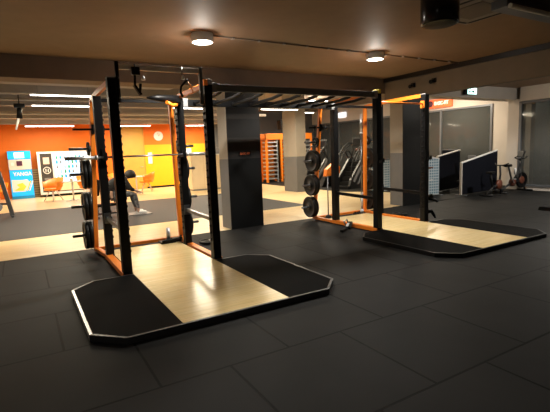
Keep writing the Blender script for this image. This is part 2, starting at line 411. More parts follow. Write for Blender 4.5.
# ================================================================== RACKS
def holes_bm(x, y, z0, z1, sx, sy):
    bm = NB(); z = z0
    while z < z1:
        # dark bush around every adjustment hole, on the inner and the front face
        lathe(bm, [(0, 0), (.021, 0), (.019, .017), (.010, .017), (.009, .006), (0, .006)], (x+sx*.057, y, z), 'x', 8) if sx > 0 else \
            lathe(bm, [(0, 0), (.021, 0), (.019, -.017), (.010, -.017), (.009, -.006), (0, -.006)], (x+sx*.057, y, z), 'x', 8)
        z += .10
    xa, xb = sorted((x+sx*.056, x+sx*.061)); box(bm, xa, xb, y-.012, y+.012, z0-.03, z-.07)
    return bm
TOPY = 1.70
def lean(x, s, ry, z):
    k = (z-.03)/2.47
    return x + (s*.635-x)*k, ry + (TOPY-ry)*k
def power_rack(cx, yo, rl, rr, ry, label):
    """rl, rr: x of rear posts; ry: their y; all local"""
    t = thing('power_rack', label, 'power rack', (cx, yo, 0))
    u, d, h = .635, 1.24, .058
    z0 = .105
    for s in (-1, 1):
        for y, top in ((0, 2.56), (d, 2.50)):
            bm = NB(); box(bm, s*u-h, s*u+h, y-h, y+h, z0-.04, top, bev=.005)
            up = obj('upright', bm, M['black'], t)
            obj('adjustment_hole_row', holes_bm(s*u, y, .35, 2.4, -s, 0), M['black'], up)
            bm = NB(); box(bm, s*u-.06, s*u+.06, y-.07, y+.07, .062, .075, bev=.002)
            for a in (-1, 1): lathe(bm, [(0, 0), (.012, 0), (.012, .012), (0, .012)], (s*u+.0*a, y+a*.058, .075), 'z', 6)
            obj('foot_plate', bm, M['black'], t)
        bm = NB(); box(bm, s*u-h, s*u+h, -h, h, 2.56, 2.58, bev=.003)
        obj('top_cap', bm, M['grey'], t)
    for s, x in ((-1, rl), (1, rr)):
        bm = NB(); bar(bm, (x, ry, .03), (s*u, TOPY, 2.5), .07, .07, bev=.005); obj('rear_post', bm, M['orange'], t)
        # base side rail and top side beam, orange, from the front upright to the rear post
        bm = NB(); xm = s*u
        bar(bm, (xm+s*.02, -.055, .05), (xm+s*.02, d+.05, .05), .10, .07, bev=.004); bar(bm, (xm+s*.02, d+.03, .05), (x, ry, .05), .08, .055, bev=.004)
        obj('base_rail', bm, M['orange'], t)
        bm = NB(); bar(bm, (xm, h, 2.545), (xm, d, 2.53), .05, .075, bev=.004); bar(bm, (xm, d, 2.53), (xm, TOPY, 2.50), .05, .07, bev=.004)
        obj('top_beam', bm, M['orange'], t)
    bm = NB(); bar(bm, (rl, ry, .05), (rr, ry, .05), .07, .05, bev=.004); obj('rear_cross_rail', bm, M['orange'], t)
    bm = NB(); bar(bm, (-u, d, 2.44), (u, d, 2.44), .05, .05, bev=.004); obj('top_cross_beam', bm, M['black'], t)
    # spotter arms
    for s in (-1, 1):
        bm = NB(); bar(bm, (s*u, h, .63), (s*u, d-h, .66), .045, .06, bev=.004)
        for y in (h, d-h): box(bm, s*u-.05, s*u+.05, y-.02, y+.02, .58, .74, bev=.004)
        obj('spotter_arm', bm, M['black' if cx > 4 else 'darksteel'], t)
    # storage pegs on the rear posts and a short one high up
    for s, x in ((-1, rl), (1, rr)):
        for z in (.31, .80, 1.33, 1.735):
            bm = NB()
            L = .36; px, py = lean(x, s, ry, z)
            tube(bm, [(px+s*.03, py, z), (px+s*L, py, z)], .024, 12)
            lathe(bm, [(0, 0), (.05, 0), (.05, .012), (.03, .012)], (px+s*.036 - (.012 if s < 0 else 0), py, z), 'x', 14)
            obj('storage_peg', bm, M['darksteel'], t)
    return t, rl, rr, ry

RACK1 = (1.723, 5.77, -.735, .76, 1.98)
RACK2 = (6.294, 5.86, -.66, .86, 1.98)
rk1 = power_rack(*RACK1, 'near-left black and orange squat rack with a barbell racked across it')[0]
rk2 = power_rack(*RACK2, 'farther black and orange squat rack behind the right platform, without a racked barbell')[0]
bm = NB(); box(bm, .565, .625, -.07, .06, 2.52, 2.60, bev=.004); obj('corner_block', bm, M['orange'], rk1)
bm = NB(); box(bm, .625, .69, -.07, .06, 2.535, 2.605, bev=.004); obj('corner_block', bm, M['louvre'], rk1)
bm = NB(); box(bm, -.67, -.60, -.07, .06, 2.535, 2.61, bev=.004); obj('corner_block', bm, M['yellow'], rk2)
# front pull-up rod of the far rack
bm = NB(); tube(bm, [(-.6, -.0, 2.385), (.6, 0, 2.385)], .016, 10); obj('pull_up_bar', bm, M['orange'], rk2)
for x in (-.60, .56):
    bm = NB(); box(bm, x, x+.04, -.05, .05, 2.30, 2.44, bev=.004); obj('bar_bracket', bm, M['orange'], rk2)
# j-hooks on the near rack's mid uprights carrying the barbell
for s in (-1, 1):
    bm = NB(); x = s*.635
    xa, xb = sorted((s*.580, s*.632))
    box(bm, xa, xb, 1.24-.075, 1.24-.045, 1.50, 1.72, bev=.003); box(bm, xa, xb, 1.24-.20, 1.24-.06, 1.545, 1.573, bev=.003)
    box(bm, xa, xb, 1.24-.215, 1.24-.195, 1.545, 1.66, bev=.003)
    obj('bar_hook', bm, M['black'], rk1)
for s in (-1, 1):
    bm = NB(); x = s*.635
    box(bm, x-.05, x+.05, -.075, -.045, 1.28, 1.46, bev=.003); box(bm, x-.03, x+.03, -.15, -.06, 1.30, 1.33, bev=.003); box(bm, x-.03, x+.03, -.16, -.14, 1.30, 1.38, bev=.003)
    obj('bar_hook', bm, M['black'], rk2)
# low accessories on the far rack's right upright
bm = NB(); tube(bm, [(.68, 0, .52), (.78, -.04, .50), (.92, -.03, .47), (1.02, 0, .42)], [.03, .035, .03, .022], 10); lathe(bm, [(0, -.03), (.05, -.03), (.05, .03), (0, .03)], (.80, -.03, .55), 'x', 12)
obj('landmine_arm', bm, M['black'], rk2)
bm = NB(); tube(bm, [(.68, 0, .22), (.80, -.03, .26), (.92, 0, .16), (1.0, .03, .09)], [.03, .04, .03, .022], 10); obj('floor_swivel', bm, M['black'], rk2)
# black grips under the top beams of the near rack
for s, pts in ((1, [(.62, 1.2, 2.47), (.45, 1.05, 2.46), (.2, .92, 2.46), (.02, .85, 2.45)]), (-1, [(-.60, .55, 2.50), (-.52, .5, 2.42), (-.45, .48, 2.44)])):
    bm = NB(); tube(bm, pts, [.075, .07, .05, .015][:len(pts)] if s > 0 else [.02, .03, .035], 10)
    obj('neutral_grip', bm, M['black'], rk1)
bm = NB(); tube(bm, [(.34, .92, 2.40), (.44, 1.0, 2.36), (.54, 1.08, 2.38)], .03, 8); obj('grip_sleeve', bm, M['orange'], rk1)

# raised suspension beam of the near rack
sb = thing('suspension_trainer_beam', 'silver beam on two black plates across the top front of the near rack', 'hanging beam', (1.723, 5.70, 0))
for s in (-1, 1):
    x = -.575 if s < 0 else .515
    bm = NB(); box(bm, x-.022, x+.022, -.04, .0, 2.26, 2.76, bev=.004)
    for z in (2.32, 2.44, 2.56): lathe(bm, [(0, 0), (.014, 0), (.014, -.01), (0, -.01)], (x, -.04, z), 'y', 8)
    obj('mounting_plate', bm, M['black'] if s < 0 else M['greypaint'], sb)
bm = NB(); box(bm, -.56, .50, -.03, .0, 2.665, 2.735, bev=.004); obj('beam', bm, mat('silver_paint', (.85, .86, .88), .35, .2), sb)
def hook(xp, n):
    bm = NB()
    tube(bm, [(xp, -.035, 2.74), (xp, -.05, 2.70), (xp, -.045, 2.65), (xp, -.02, 2.64)], .008, 8)
    obj('hook', bm, M['black'], sb)
hook(-.36, 1); hook(.25, 2)
t = thing('suspension_strap', 'black strap with carabiner hanging at the left of the silver beam', 'strap', (1.36, 5.66, 0))
bm = NB(); box(bm, -.045, .06, -.03, .03, 2.60, 2.70, bev=.01); obj('buckle', bm, M['black'], t)
bm = NB(); bar(bm, (0, 0, 2.63), (-.01, 0, 2.46), .03, .008); bar(bm, (-.02, 0, 2.48), (.06, .01, 2.36), .05, .03); bar(bm, (.06, 0, 2.50), (.05, .01, 2.40), .03, .02); obj('webbing', bm, M['black'], t)
bm = NB(); lathe(bm, [(0, .03), (.012, .02), (.03, -.03), (0, -.03)], (.10, 0, 2.575), 'z', 10); obj('clip', bm, M['steel'], t)
t = thing('suspension_strap', 'looped black strap with silver clip hanging at the right of the beam', 'strap', (1.985, 5.66, 0))
bm = NB(); tube(bm, [(.07, 0, 2.58), (.03, .02, 2.55), (-.02, .04, 2.49), (-.03, .05, 2.42), (0, .06, 2.36)], .016, 8); obj('webbing', bm, M['black'], t)
bm = NB(); tube(bm, [(.06, 0, 2.56), (.12, .04, 2.50), (.16, .08, 2.42)], .008, 8); obj('cord', bm, M['orange'], t)
bm = NB(); lathe(bm, [(0, .04), (.012, .03), (.03, -.02), (0, -.02)], (0, 0, 2.60), 'z', 10); obj('clip', bm, M['steel'], t)

# monkey bar bridge between the racks
mb = thing('monkey_bar_bridge', 'grey overhead ladder of curved rungs bridging the two squat racks', 'monkey bars', (2.425, 5.81, 0))
bm = NB(); box(bm, 0, 3.165, -.035, .035, 2.46, 2.56, bev=.006); obj('front_rail', bm, M['greypaint'], mb)
bm = NB(); box(bm, 0, 3.165, 1.19, 1.26, 2.38, 2.49, bev=.006); obj('rear_rail', bm, M['black'], mb)
for k in range(9):
    x = .2 + k*.35
    bm = NB(); tube(bm, [(x, 0, 2.52), (x, .12, 2.47), (x, .4, 2.44), (x, .85, 2.43), (x, 1.1, 2.42), (x, 1.21, 2.44)], .027, 10); obj('rung', bm, M['black'], mb)
for x in (0.0, 3.085):
    bm = NB(); box(bm, x, x+.08, -.05, .05, 2.445, 2.575, bev=.004); obj('end_bracket', bm, M['grey'], mb)
    bm = NB(); box(bm, x, x+.08, 1.17, 1.28, 2.365, 2.505, bev=.004); obj('end_bracket', bm, M['grey'], mb)

# ------------------------------------------------------------------ weight plates
def plate_bm(r, th):
    bm = NB()
    lathe(bm, [(.026, -th*.5), (.05, -th*.5), (.055, -th*.3), (r*.55, -th*.22), (r*.80, -th*.25), (r*.86, -th*.5), (r*.97, -th*.5), (r, -th*.32),
               (r, th*.32), (r*.97, th*.5), (r*.86, th*.5), (r*.80, th*.25), (r*.55, th*.22), (.055, th*.3), (.05, th*.5), (.026, th*.5), (.026, -th*.5)], (0, 0, 0), 'x', 36)
    return bm
def hub_bm(th):
    bm = NB(); lathe(bm, [(.0258, -th*.52), (.038, -th*.52), (.038, th*.52), (.0258, th*.52), (.0258, -th*.52)], (0, 0, 0), 'x', 20); return bm
PL = {}
def plate(r, th, loc, label, group, rot=None):
    key = (r, th)
    if key not in PL:
        t = thing('weight_plate', label, 'weight plate', loc, 0, group)
        obj('disc', plate_bm(r, th), M['rubber'], t); obj('hub_ring', hub_bm(th), M['darksteel'], t); PL[key] = t
    else:
        t = dup(PL[key], loc, 0, label, group)
    if rot: t.rotation_euler = rot
    return t
words = {.31: 'lowest', .80: 'second lowest', 1.33: 'third'}
for (cx, yo, rl, rr, ry), rn in ((RACK1, 'near rack'), (RACK2, 'far rack')):
    for s, x, sd in ((-1, rl, 'left'), (1, rr, 'right')):
        for z in (.31, .80, 1.33):
            px, py = lean(x, s, ry, z)
            for k in range(2):
                pos = ('inner', 'outer')[k]
                plate(.235, .06, (cx + px + s*(.087 + .064*k), yo+py, z),
                      f'black {"45 cm " if 0 else ""}weight plate, {pos} one on the {words[z]} {sd} peg of the {rn}', f'large plates on the pegs of the {rn}')
        px, py = lean(x, s, ry, 1.735)
        plate(.11, .035, (cx + px + s*.074, yo+py, 1.735), f'small black weight plate alone on the top {sd} peg of the {rn}', None)
for t in list(bpy.data.objects):
    if t.get('group', 1) is None: del t['group']

# short stub bars at the top of the rear posts with a tiny disc (z = 2.04)
for (cx, yo, rl, rr, ry), rk, n in ((RACK1, rk1, 'near'), (RACK2, rk2, 'far')):
    rl, ry = lean(rl, -1, ry, 2.04)
    bm = NB(); tube(bm, [(rl-.30, ry-.05, 2.04), (rl+.28, ry-.05, 2.04)], .016, 10); obj('band_peg', bm, M['black'], rk)
    bm = NB(); lathe(bm, [(.017, -.02), (.075, -.02), (.08, 0), (.075, .02), (.017, .02), (.017, -.02)], (rl-.0, ry-.05, 2.04), 'x', 18); lathe(bm, [(.017, -.05), (.045, -.05), (.045, .05), (.017, .05)], (rl+.12, ry-.05, 2.04), 'x', 14)
    obj('peg_collar', bm, M['black'], rk)

# ------------------------------------------------------------------ barbells
def barbell_parts(t):
    bm = NB(); tube(bm, [(-.69, 0, 0), (.69, 0, 0)], .0145, 12); obj('shaft', bm, M['darksteel'], t)
    for s in (-1, 1):
        bm = NB(); tube(bm, [(s*.71, 0, 0), (s*1.13, 0, 0)], .025, 16); obj('sleeve', bm, M['steel'], t)
        bm = NB(); lathe(bm, [(.014, -.016), (.037, -.016), (.039, 0), (.037, .016), (.014, .016)], (s*.70, 0, 0), 'x', 20); obj('collar', bm, M['steel'], t)
t = thing('barbell', 'bare olympic barbell lying across the hooks of the near rack', 'barbell', (1.70, 5.77+1.24-.13, 1.59))
barbell_parts(t)
t = thing('barbell', 'grey barbell standing upright in a floor holder at the back of the far rack', 'barbell', (6.86, 7.62, 1.215))
barbell_parts(t); t.rotation_euler = (0, PI/2, .0)
def bar_holder(loc, label, h=.26, r=.030):
    t = thing('barbell_holder', label, 'barbell holder', loc)
    bm = NB(); box(bm, -.16, .10, -.10, .10, 0, .035, bev=.006); box(bm, .06, .24, -.05, .07, 0.0, .07, bev=.01); obj('base', bm, M['black'], t)
    bm = NB(); lathe(bm, [(r*.8, .03), (r+.004, .03), (r+.004, h), (r*.8, h), (r*.8, .03)], (0, 0, 0), 'z', 16); obj('sleeve_tube', bm, M['steel'], t)
    bm = NB(); tube(bm, [(-.14, -.09, .05), (-.02, -.11, .055), (.16, -.06, .05), (.23, .02, .085)], .02, 8); obj('swivel_arm', bm, M['black'], t)
    return t
bar_holder((2.13, 7.36, .062), 'black landmine holder with a short steel tube, standing on the near rack deck')
bar_holder((6.86, 7.62, .0), 'small bar holder on the floor inside the far rack, foot of the standing barbell', .14, .036).rotation_euler = (0, 0, PI)
# thin black stand behind the far rack's plates
t = thing('fractional_plate_stand', 'thin dark post on a round foot beside the left plates of the far rack', 'stand', (5.86, 7.62, .0))
bm = NB(); tube(bm, [(0, 0, .07), (0, 0, .98)], .013, 10); obj('post', bm, M['darksteel'], t)
bm = NB(); lathe(bm, [(0, 0), (.07, 0), (.07, .09), (.03, .11), (0, .11)], (0, 0, 0), 'z', 16); obj('foot', bm, M['black'], t)

# small plates lying flat on the floor
plate(.17, .045, (2.78, 7.12, .024), 'small black weight plate lying flat on the floor right of the near rack', None, (0, PI/2, 0))
plate(.17, .045, (7.45, 7.0, .024), 'small black weight plate lying flat on the floor right of the far rack', None, (0, PI/2, 0))
for t in list(bpy.data.objects):
    if 'group' in t.keys() and t['group'] in (None, ''): del t['group']
# metal j-cups left on the floor by the far rack
t = thing('handle_attachment', 'black and silver cable handle lying on the base rail of the far rack', 'handle', (5.33, 6.42, 0))
bm = NB(); bar(bm, (-.22, -.16, .03), (.06, -.04, .05), .07, .05, bev=.01); bar(bm, (0, -.10, .05), (.20, .06, .12), .09, .06, bev=.012); obj('bracket', bm, M['black'], t)
bm = NB(); tube(bm, [(.02, -.02, .08), (.0, .02, .17), (.08, .03, .20), (.10, .0, .10)], .014, 8); obj('loop', bm, M['darksteel'], t)
bm = NB(); bar(bm, (-.03, -.10, .09), (.05, -.05, .14), .05, .015, bev=.004); obj('plate', bm, M['steel'], t)

# ================================================================== CEILING FITTINGS
def add_light(name, kind, loc, energy, color, parent=None, **kw):
    l = bpy.data.lights.new(name, kind); l.energy = energy; l.color = color
    for k, v in kw.items(): setattr(l, k, v)
    o = bpy.data.objects.new(name, l); COL.objects.link(o); o.location = loc
    if parent: o.parent = parent
    return o
WARM = (1.0, .94, .83)
def downlight(x, y, label, power, up=.13):
    t = thing('ceiling_downlight', label, 'ceiling light', (x, y, ZC), 0)
    bm = NB(); lathe(bm, [(0, 0), (.155, 0), (.16, -.01), (.16, -.105), (.152, -.12), (.14, -.12), (.14, -.085), (0, -.085)], (0, 0, 0), 'z', 36); obj('housing', bm, M['white'], t)
    bm = NB(); lathe(bm, [(.145, -.088), (.12, -.102), (.06, -.108), (0, -.11)], (0, 0, 0), 'z', 32); obj('diffuser', bm, M['lamp'], t)
    sp = add_light('lamp_beam', 'SPOT', (0, 0, -.125), power*3.5, WARM, t, shadow_soft_size=.09, spot_size=math.radians(152), spot_blend=.35)
    add_light('lamp_bulb', 'POINT', (0, 0, -.20), power*up, WARM, t, shadow_soft_size=.08)
    return t
downlight(2.45, 6.06, 'round lit ceiling lamp above the near rack, left one of two', 125)
downlight(5.83, 6.07, 'round lit ceiling lamp above the far rack, right one of two', 110)
downlight(12.2, 5.0, 'added round ceiling lamp, out of view past the right beam near the window', 175, .35)  # unseen lamp added to brighten the right wall and pier
downlight(-.95, 1.0, 'round ceiling lamp behind the viewer', 12)
# conduit with clips
bm = NB(); tube(bm, [(2.62, 6.06, ZC-.012), (8.3, 6.09, ZC-.012)], .010, 8); cd = tag(obj('ceiling_conduit', bm, M['beam']), 'thin brown cable conduit on the ceiling joining the two round lamps', 'conduit')
for k in range(12):
    x = 2.95 + k*.45
    if abs(x-5.83) > .2: obj('cable_clip', B(x-.02, x+.02, 6.04, 6.10, ZC-.026, ZC, bev=.003), M['louvre'], cd)
# strip lights
def strip(x, y, z, L, power, label, zc=ZF, group='fluorescent strips of the far room', omni=0):
    t = thing('strip_light', label, 'strip light', (x, y, z), 0, group)
    bm = NB(); box(bm, -L/2, L/2, -.03, .03, .0, .03, bev=.004); obj('housing', bm, M['white'], t)
    bm = NB(); tube(bm, [(-L/2+.02, 0, -.010), (L/2-.02, 0, -.010)], .013, 10); obj('tube', bm, M['tube'], t)
    bm = NB()
    for s in (-1, 1): tube(bm, [(s*L*.38, 0, .04), (s*L*.38, 0, zc-z)], .004, 6)
    obj('suspension_wire', bm, M['darksteel'], t)
    a = add_light('tube_light', 'AREA', (0, 0, -.035), power, (1.0, .86, .62), t, shape='RECTANGLE', size=L-.05, size_y=.05)
    if omni: add_light('wall_fill', 'POINT', (0, 0, -.12), omni, (1.0, .86, .70), t, shadow_soft_size=.08)  # extra point light added to brighten the wall beside hidden strips
    return t
P0 = 118
strip(1.01, 10.9, 3.0, 1.35, P0, 'white strip light, nearest one at the left')
strip(1.13, 13.05, 3.0, 1.42, P0, 'white strip light, second from the front at the left')
strip(1.2, 19.3, 2.88, 1.75, P0, 'strip light close to the orange wall above the drinks machines')
strip(4.5, 19.3, 2.88, 1.3, P0, 'strip light close to the ochre door in the back wall')
strip(4.75, 13.1, 3.0, 1.2, P0*1.2, 'strip light seen through the near rack uprights')
strip(7.49, 12.2, 2.91, 1.42, P0, 'strip light left of the beige pillar, right of the charcoal pillar')
strip(7.4, 19.3, 2.88, 1.3, P0*1.3, 'strip light beside the wall clock')
strip(11.6, 17.0, 3.30, 1.5, P0, 'added strip light above the orange storage frame, brightening the back right', group=None)  # added to brighten the back right area
strip(13.4, 10.9, 3.55, 1.5, 110, 'added strip light above the stair climbers, hidden behind the beam', group=None, omni=60)  # added out of sight to brighten the wall above the windows
strip(10.9, 15.0, 3.6, 1.5, 130, 'added strip light tucked close under the far ceiling between beige pillar and windows', group=None, omni=60)  # added behind the bridge to brighten the far right wall
strip(-2.6, 11.5, 3.2, 1.5, P0, 'added strip light out of view at the far left edge of the room', group=None)  # unseen, added for more light at the back of the room
strip(-2.6, 17.5, 3.2, 1.5, P0, 'added strip light out of view at the far left, deep in the room', group=None)  # likewise added outside the view to light the back
for o in bpy.data.objects:
    if o.name.startswith('strip_light') and o.get('group', 0) is None: del o['group']
# long ducts and trays below the far ceiling
bm = NB(); box(bm, XL, 3.4, 10.3, 10.75, 3.18, 3.30, bev=.01); tag(obj('cable_tray', bm, M['rib']), 'long grey cable tray under the far ceiling, behind the beam', 'cable tray')
bm = NB(); tube(bm, [(XL, 15.8, 3.05), (9, 15.8, 3.05)], .05, 12); tag(obj('ceiling_pipe', bm, M['whitewall']), 'long pale pipe running across the far ceiling', 'pipe')
bm = NB(); tube(bm, [(XL, 12.6, 3.09), (7.2, 12.6, 3.09)], .03, 12); tag(obj('ceiling_pipe', bm, M['alu']), 'thin silver pipe running across the far ceiling behind the second strip', 'pipe')
# pendant loudspeaker
t = thing('pendant_speaker', 'glossy black cylindrical loudspeaker hanging from the near ceiling', 'loudspeaker', (4.03, 3.22, 2.865))
gl = mat('glossy_black', (.012, .012, .014), .16)
bm = NB(); lathe(bm, [(0, .0), (.175, .0), (.19, .006), (.197, .02), (.197, .33), (.19, .345), (0, .345)], (0, 0, 0), 'z', 40); obj('body', bm, gl, t)
bm = NB(); lathe(bm, [(0, -.003), (.165, -.003), (.17, .0)], (0, 0, 0), 'z', 32); obj('grille', bm, M['rubber'], t)
bm = NB(); tube(bm, [(0, 0, .34), (0, 0, ZC-2.865)], .018, 10); obj('stem', bm, M['black'], t)
# air conditioning cassette
t = thing('ceiling_cassette', 'square air-conditioning cassette with louvres in the near ceiling, top right', 'air conditioner', (5.22, 3.62, ZC))
bm = NB(); box(bm, -.48, .48, -.48, .48, -.03, 0, bev=.008); obj('panel', bm, M['louvre'], t)
for a, b, c, d in ((-.40, .40, -.44, -.40), (-.40, .40, .40, .44), (-.44, -.40, -.40, .40), (.40, .44, -.40, .40)):
    bm = NB(); box(bm, a, b, c, d, -.034, -.029); obj('air_slot', bm, M['black'], t)
bm = NB(); box(bm, -.27, .27, -.27, .27, -.036, -.03)
obj('intake_grille', bm, slat_mat('intake_slats', (.25, .22, .20), (.05, .045, .04), .03, 0), t)
# cable duct with shiny side beyond the cassette
t = thing('metal_duct', 'shiny metal duct on the near ceiling at the top right corner', 'duct', (6.1, 3.22, ZC-.13))
bm = NB(); box(bm, -1.0, 1.5, -.09, .11, 0, .125, bev=.004); obj('channel', bm, M['darksteel'], t)
bm = NB(); tube(bm, [(-.99, -.12, .0), (1.5, -.12, .0)], .028, 12); obj('pipe', bm, M['white'], t)
# sensor cans on the right beam
for k, (y, z, lb) in enumerate(((7.35, 3.0, 'small black camera on the side of the right beam near its corner'), (6.75, 3.02, 'small black sensor on the side of the right beam'))):
    t = thing('beam_camera', lb, 'camera', (8.3, y, z))
    bm = NB(); box(bm, -.05, 0, -.05, .05, -.04, .06, bev=.01); obj('bracket', bm, M['black'], t)
    bm = NB(); tube(bm, [(-.05, 0, 0), (-.16, -.02, -.03)], [.03, .045], 12); obj('lens_body', bm, M['black'], t)
# exit sign hanging beside the beam
t = thing('exit_sign', 'small glowing green-white emergency exit sign in front of the beam', 'exit sign', (11.66, 8.2, 3.0))
bm = NB(); box(bm, -.26, .24, -.03, .05, 0, .20, bev=.008); obj('housing', bm, M['black'], t)
bm = NB(); box(bm, -.17, .24, -.042, -.03, .01, .19, bev=.003); obj('lit_panel', bm, M['exit'], t)
gm = mat('exit_green', (.0, .30, .14), .5)
bm = NB()   # running figure and arrow
prism(bm, [(-.02, .10), (.06, .10), (.06, .14), (.13, .085), (.06, .03), (.06, .07), (-.02, .07)], 1, -.045, -.042)
prism(bm, [(-.13, .04), (-.10, .04), (-.08, .08), (-.05, .05), (-.03, .06), (-.07, .11), (-.09, .12), (-.12, .09)], 1, -.045, -.042)
lathe(bm, [(0, -.045), (.016, -.045), (.016, -.042), (0, -.042)], (-.07, 0, .145), 'y', 12)
obj('pictogram', bm, gm, t)
bm = NB(); box(bm, -.02, .02, 0, .10, .05, .14); obj('wall_arm', bm, M['black'], t)
# orange lit sign on the right wall
t = thing('wall_sign', 'orange lit sign with white lettering on the wall above the far window', 'sign', (XW, 11.98, 3.24))
bm = NB(); box(bm, -.10, 0, -.60, .58, -.17, .17, bev=.01); obj('box', bm, M['signglow'], t)
bm = NB(); lathe(bm, [(0, -.125), (.12, -.125), (.13, -.10), (0, -.10)], (0, .42, 0), 'x', 24); obj('emblem', bm, mat('sign_plum', (.16, .06, .10), .5), t)
text_mesh('lettering', 'BASIC-FIT', .20, M['signwhite'], t, (-.105, -.12, -.0), (PI/2, 0, -PI/2), .006, .006, .80)
# small white sign farther along
bm = NB(); box(bm, XW-.06, XW, 17.9, 18.5, 3.18, 3.45, bev=.01); tag(obj('emergency_light', bm, M['whitescreen']), 'small white lit box on the right wall above the stair climbers', 'emergency light')
# little orange lettering on the charcoal pillar
t = thing('pillar_sign', 'small dull orange lettering plate on the charcoal pillar between the racks', 'sign', (4.04, 8.03, 1.55))
bm = NB(); box(bm, -.14, .14, -.012, 0, -.05, .05, bev=.003); obj('plate', bm, M['darkpaint'], t)
text_mesh('lettering', 'BASIC-FIT', .062, mat('dull_orange', (.42, .08, .02), .5), t, (0, -.014, 0), (PI/2, 0, 0), .002, .001, .85)
# projector hanging over the far left
t = thing('ceiling_projector', 'dark spotlight with pale arm hanging from the far ceiling at left', 'spotlight', (.12, 12.3, 2.55))
bm = NB(); box(bm, -.10, .14, -.08, .08, .30, .40, bev=.01); tube(bm, [(.02, 0, .38), (.02, 0, ZF-2.55)], .012, 8); obj('bracket', bm, M['black'], t)
bm = NB(); tube(bm, [(.02, 0, .34), (.0, 0, .05)], [.05, .07], 14); obj('can', bm, M['black'], t)
bm = NB(); tube(bm, [(-.02, -.02, .06), (-.10, -.04, -.22)], [.03, .02], 10); obj('arm', bm, M['white'], t)
# grey loudspeaker near the beige pillar
t = thing('wall_speaker', 'black loudspeaker hung on the ceiling left of the beige pillar', 'loudspeaker', (10.6, 17.0, 2.52))
bm = NB(); prism(bm, [(-.22, .0), (.22, .06), (.18, .50), (-.24, .42)], 1, -.16, .16, bev=.01); obj('cabinet', bm, M['black'], t)
bm = NB(); tube(bm, [(0, 0, .44), (0, 0, ZF-2.52)], .02, 8); obj('hanger', bm, M['black'], t)

# ================================================================== BACK OF THE ROOM
# wall clock
t = thing('wall_clock', 'round white clock on the orange wall right of the door', 'clock', (5.93, YB, 2.49))
bm = NB(); lathe(bm, [(0, -.03), (.20, -.03), (.215, -.04), (.225, -.03), (.225, 0), (0, 0)], (0, 0, 0), 'y', 32); obj('case', bm, M['white'], t)
bm = NB(); bar(bm, (0, -.042, 0), (.07, -.042, .07), .012, .012); bar(bm, (0, -.042, 0), (-.03, -.042, .15), .008, .008); obj('hands', bm, M['black'], t)
# notices beside the door
bm = NB(); box(bm, 5.36, 5.56, YB-.02, YB, 1.18, 1.72, bev=.004); tag(obj('wall_notice', bm, M['white']), 'tall narrow white notice on the back wall beside the door', 'notice')
bm = NB(); box(bm, 6.95, 7.55, YB-.02, YB, 1.55, 1.86, bev=.004); tag(obj('wall_notice', bm, M['white']), 'wide white notice on the back wall right of the clock', 'notice')
bm = NB(); box(bm, 4.0, 4.12, YB-.02, YB, 1.3, 1.75, bev=.004); tag(obj('wall_notice', bm, M['white']), 'narrow white notice left of the ochre door', 'notice')
# drinks dispenser
t = thing('drinks_dispenser', 'blue and white sports drink dispenser against the orange wall', 'drinks dispenser', (.03, 20.55, 0))
bm = NB(); box(bm, -.41, .41, 0, .42, .0, 1.97, bev=.015); obj('cabinet', bm, M['blue'], t)
bm = NB(); box(bm, -.39, .39, -.015, 0, .12, 1.18, bev=.004); obj('front_panel', bm, M['blueglow'], t)
bm = NB(); box(bm, -.40, .40, -.02, 0, 1.20, 1.62, bev=.004); obj('tap_panel', bm, mat('silver_panel', (.72, .68, .64), .4), t)
bm = NB(); box(bm, -.12, .08, -.04, -.02, 1.36, 1.56, bev=.004); obj('tap_recess', bm, mat('maroon_plastic', (.08, .02, .06), .4), t)
bm = NB(); box(bm, -.32, -.22, -.03, -.02, 1.38, 1.50, bev=.002); obj('button_panel', bm, M['white'], t)
bm = NB(); box(bm, -.41, .41, -.015, 0, 1.64, 1.95, bev=.004); obj('header_panel', bm, M['blueglow'], t)
bm = NB(); box(bm, -.18, .17, -.03, -.015, 1.68, 1.90, bev=.002); obj('screen', bm, M['whitescreen'], t)
text_mesh('lettering', 'YANGA', .20, M['white'], t, (.05, -.018, 1.02), (PI/2, 0, 0), .003, .008, .95)
bm = NB()
prism(bm, [(-.36, .30), (.10, .30), (.30, .62), (.20, .80), (-.02, .78), (-.36, .80)], 1, -.021, -.015); obj('printed_patch', bm, M['white'], t)
bm = NB(); prism(bm, [(-.30, .36), (.02, .34), (.14, .50), (.02, .66), (-.20, .60), (-.10, .48)], 1, -.026, -.021); obj('printed_fruit', bm, M['yellow'], t)
for k in range(3):
    bm = NB(); x = .12 + k*.08; prism(bm, [(x-.06, .32), (x-.02, .32), (x+.14, .72), (x+.10, .74)], 1, -.0245, -.0215); obj('printed_stripe', bm, M['white'] if k != 1 else M['yellow'], t)
# lit display fridge / vending wall
t = thing('vending_machine', 'wide white-framed vending machine with lit shelves, right of the blue dispenser', 'vending machine', (1.70, 20.5, 0))
bm = NB(); box(bm, -1.02, 1.04, .03, .48, .08, 1.88, bev=.01); box(bm, -.95, .97, .05, .44, 0, .08); obj('cabinet', bm, M['black'], t)
bm = NB()
for a in ((-1.04, -.94, .10, 1.90), (.96, 1.06, .10, 1.90), (-.94, .96, 1.82, 1.90), (-.94, .96, .10, .20), (-.50, -.40, .20, 1.82)): box(bm, a[0], a[1], -.03, .03, a[2], a[3], bev=.004)
obj('frame', bm, M['white'], t)
bm = NB(); box(bm, -.94, -.50, 0, .03, .2, 1.82); obj('payment_panel', bm, mat('charcoal_panel', (.05, .045, .045), .4), t)
bm = NB(); box(bm, -.83, -.60, -.015, 0, 1.38, 1.66, bev=.003); obj('display', bm, mat('peach_screen', (.85, .62, .50), .4), t)
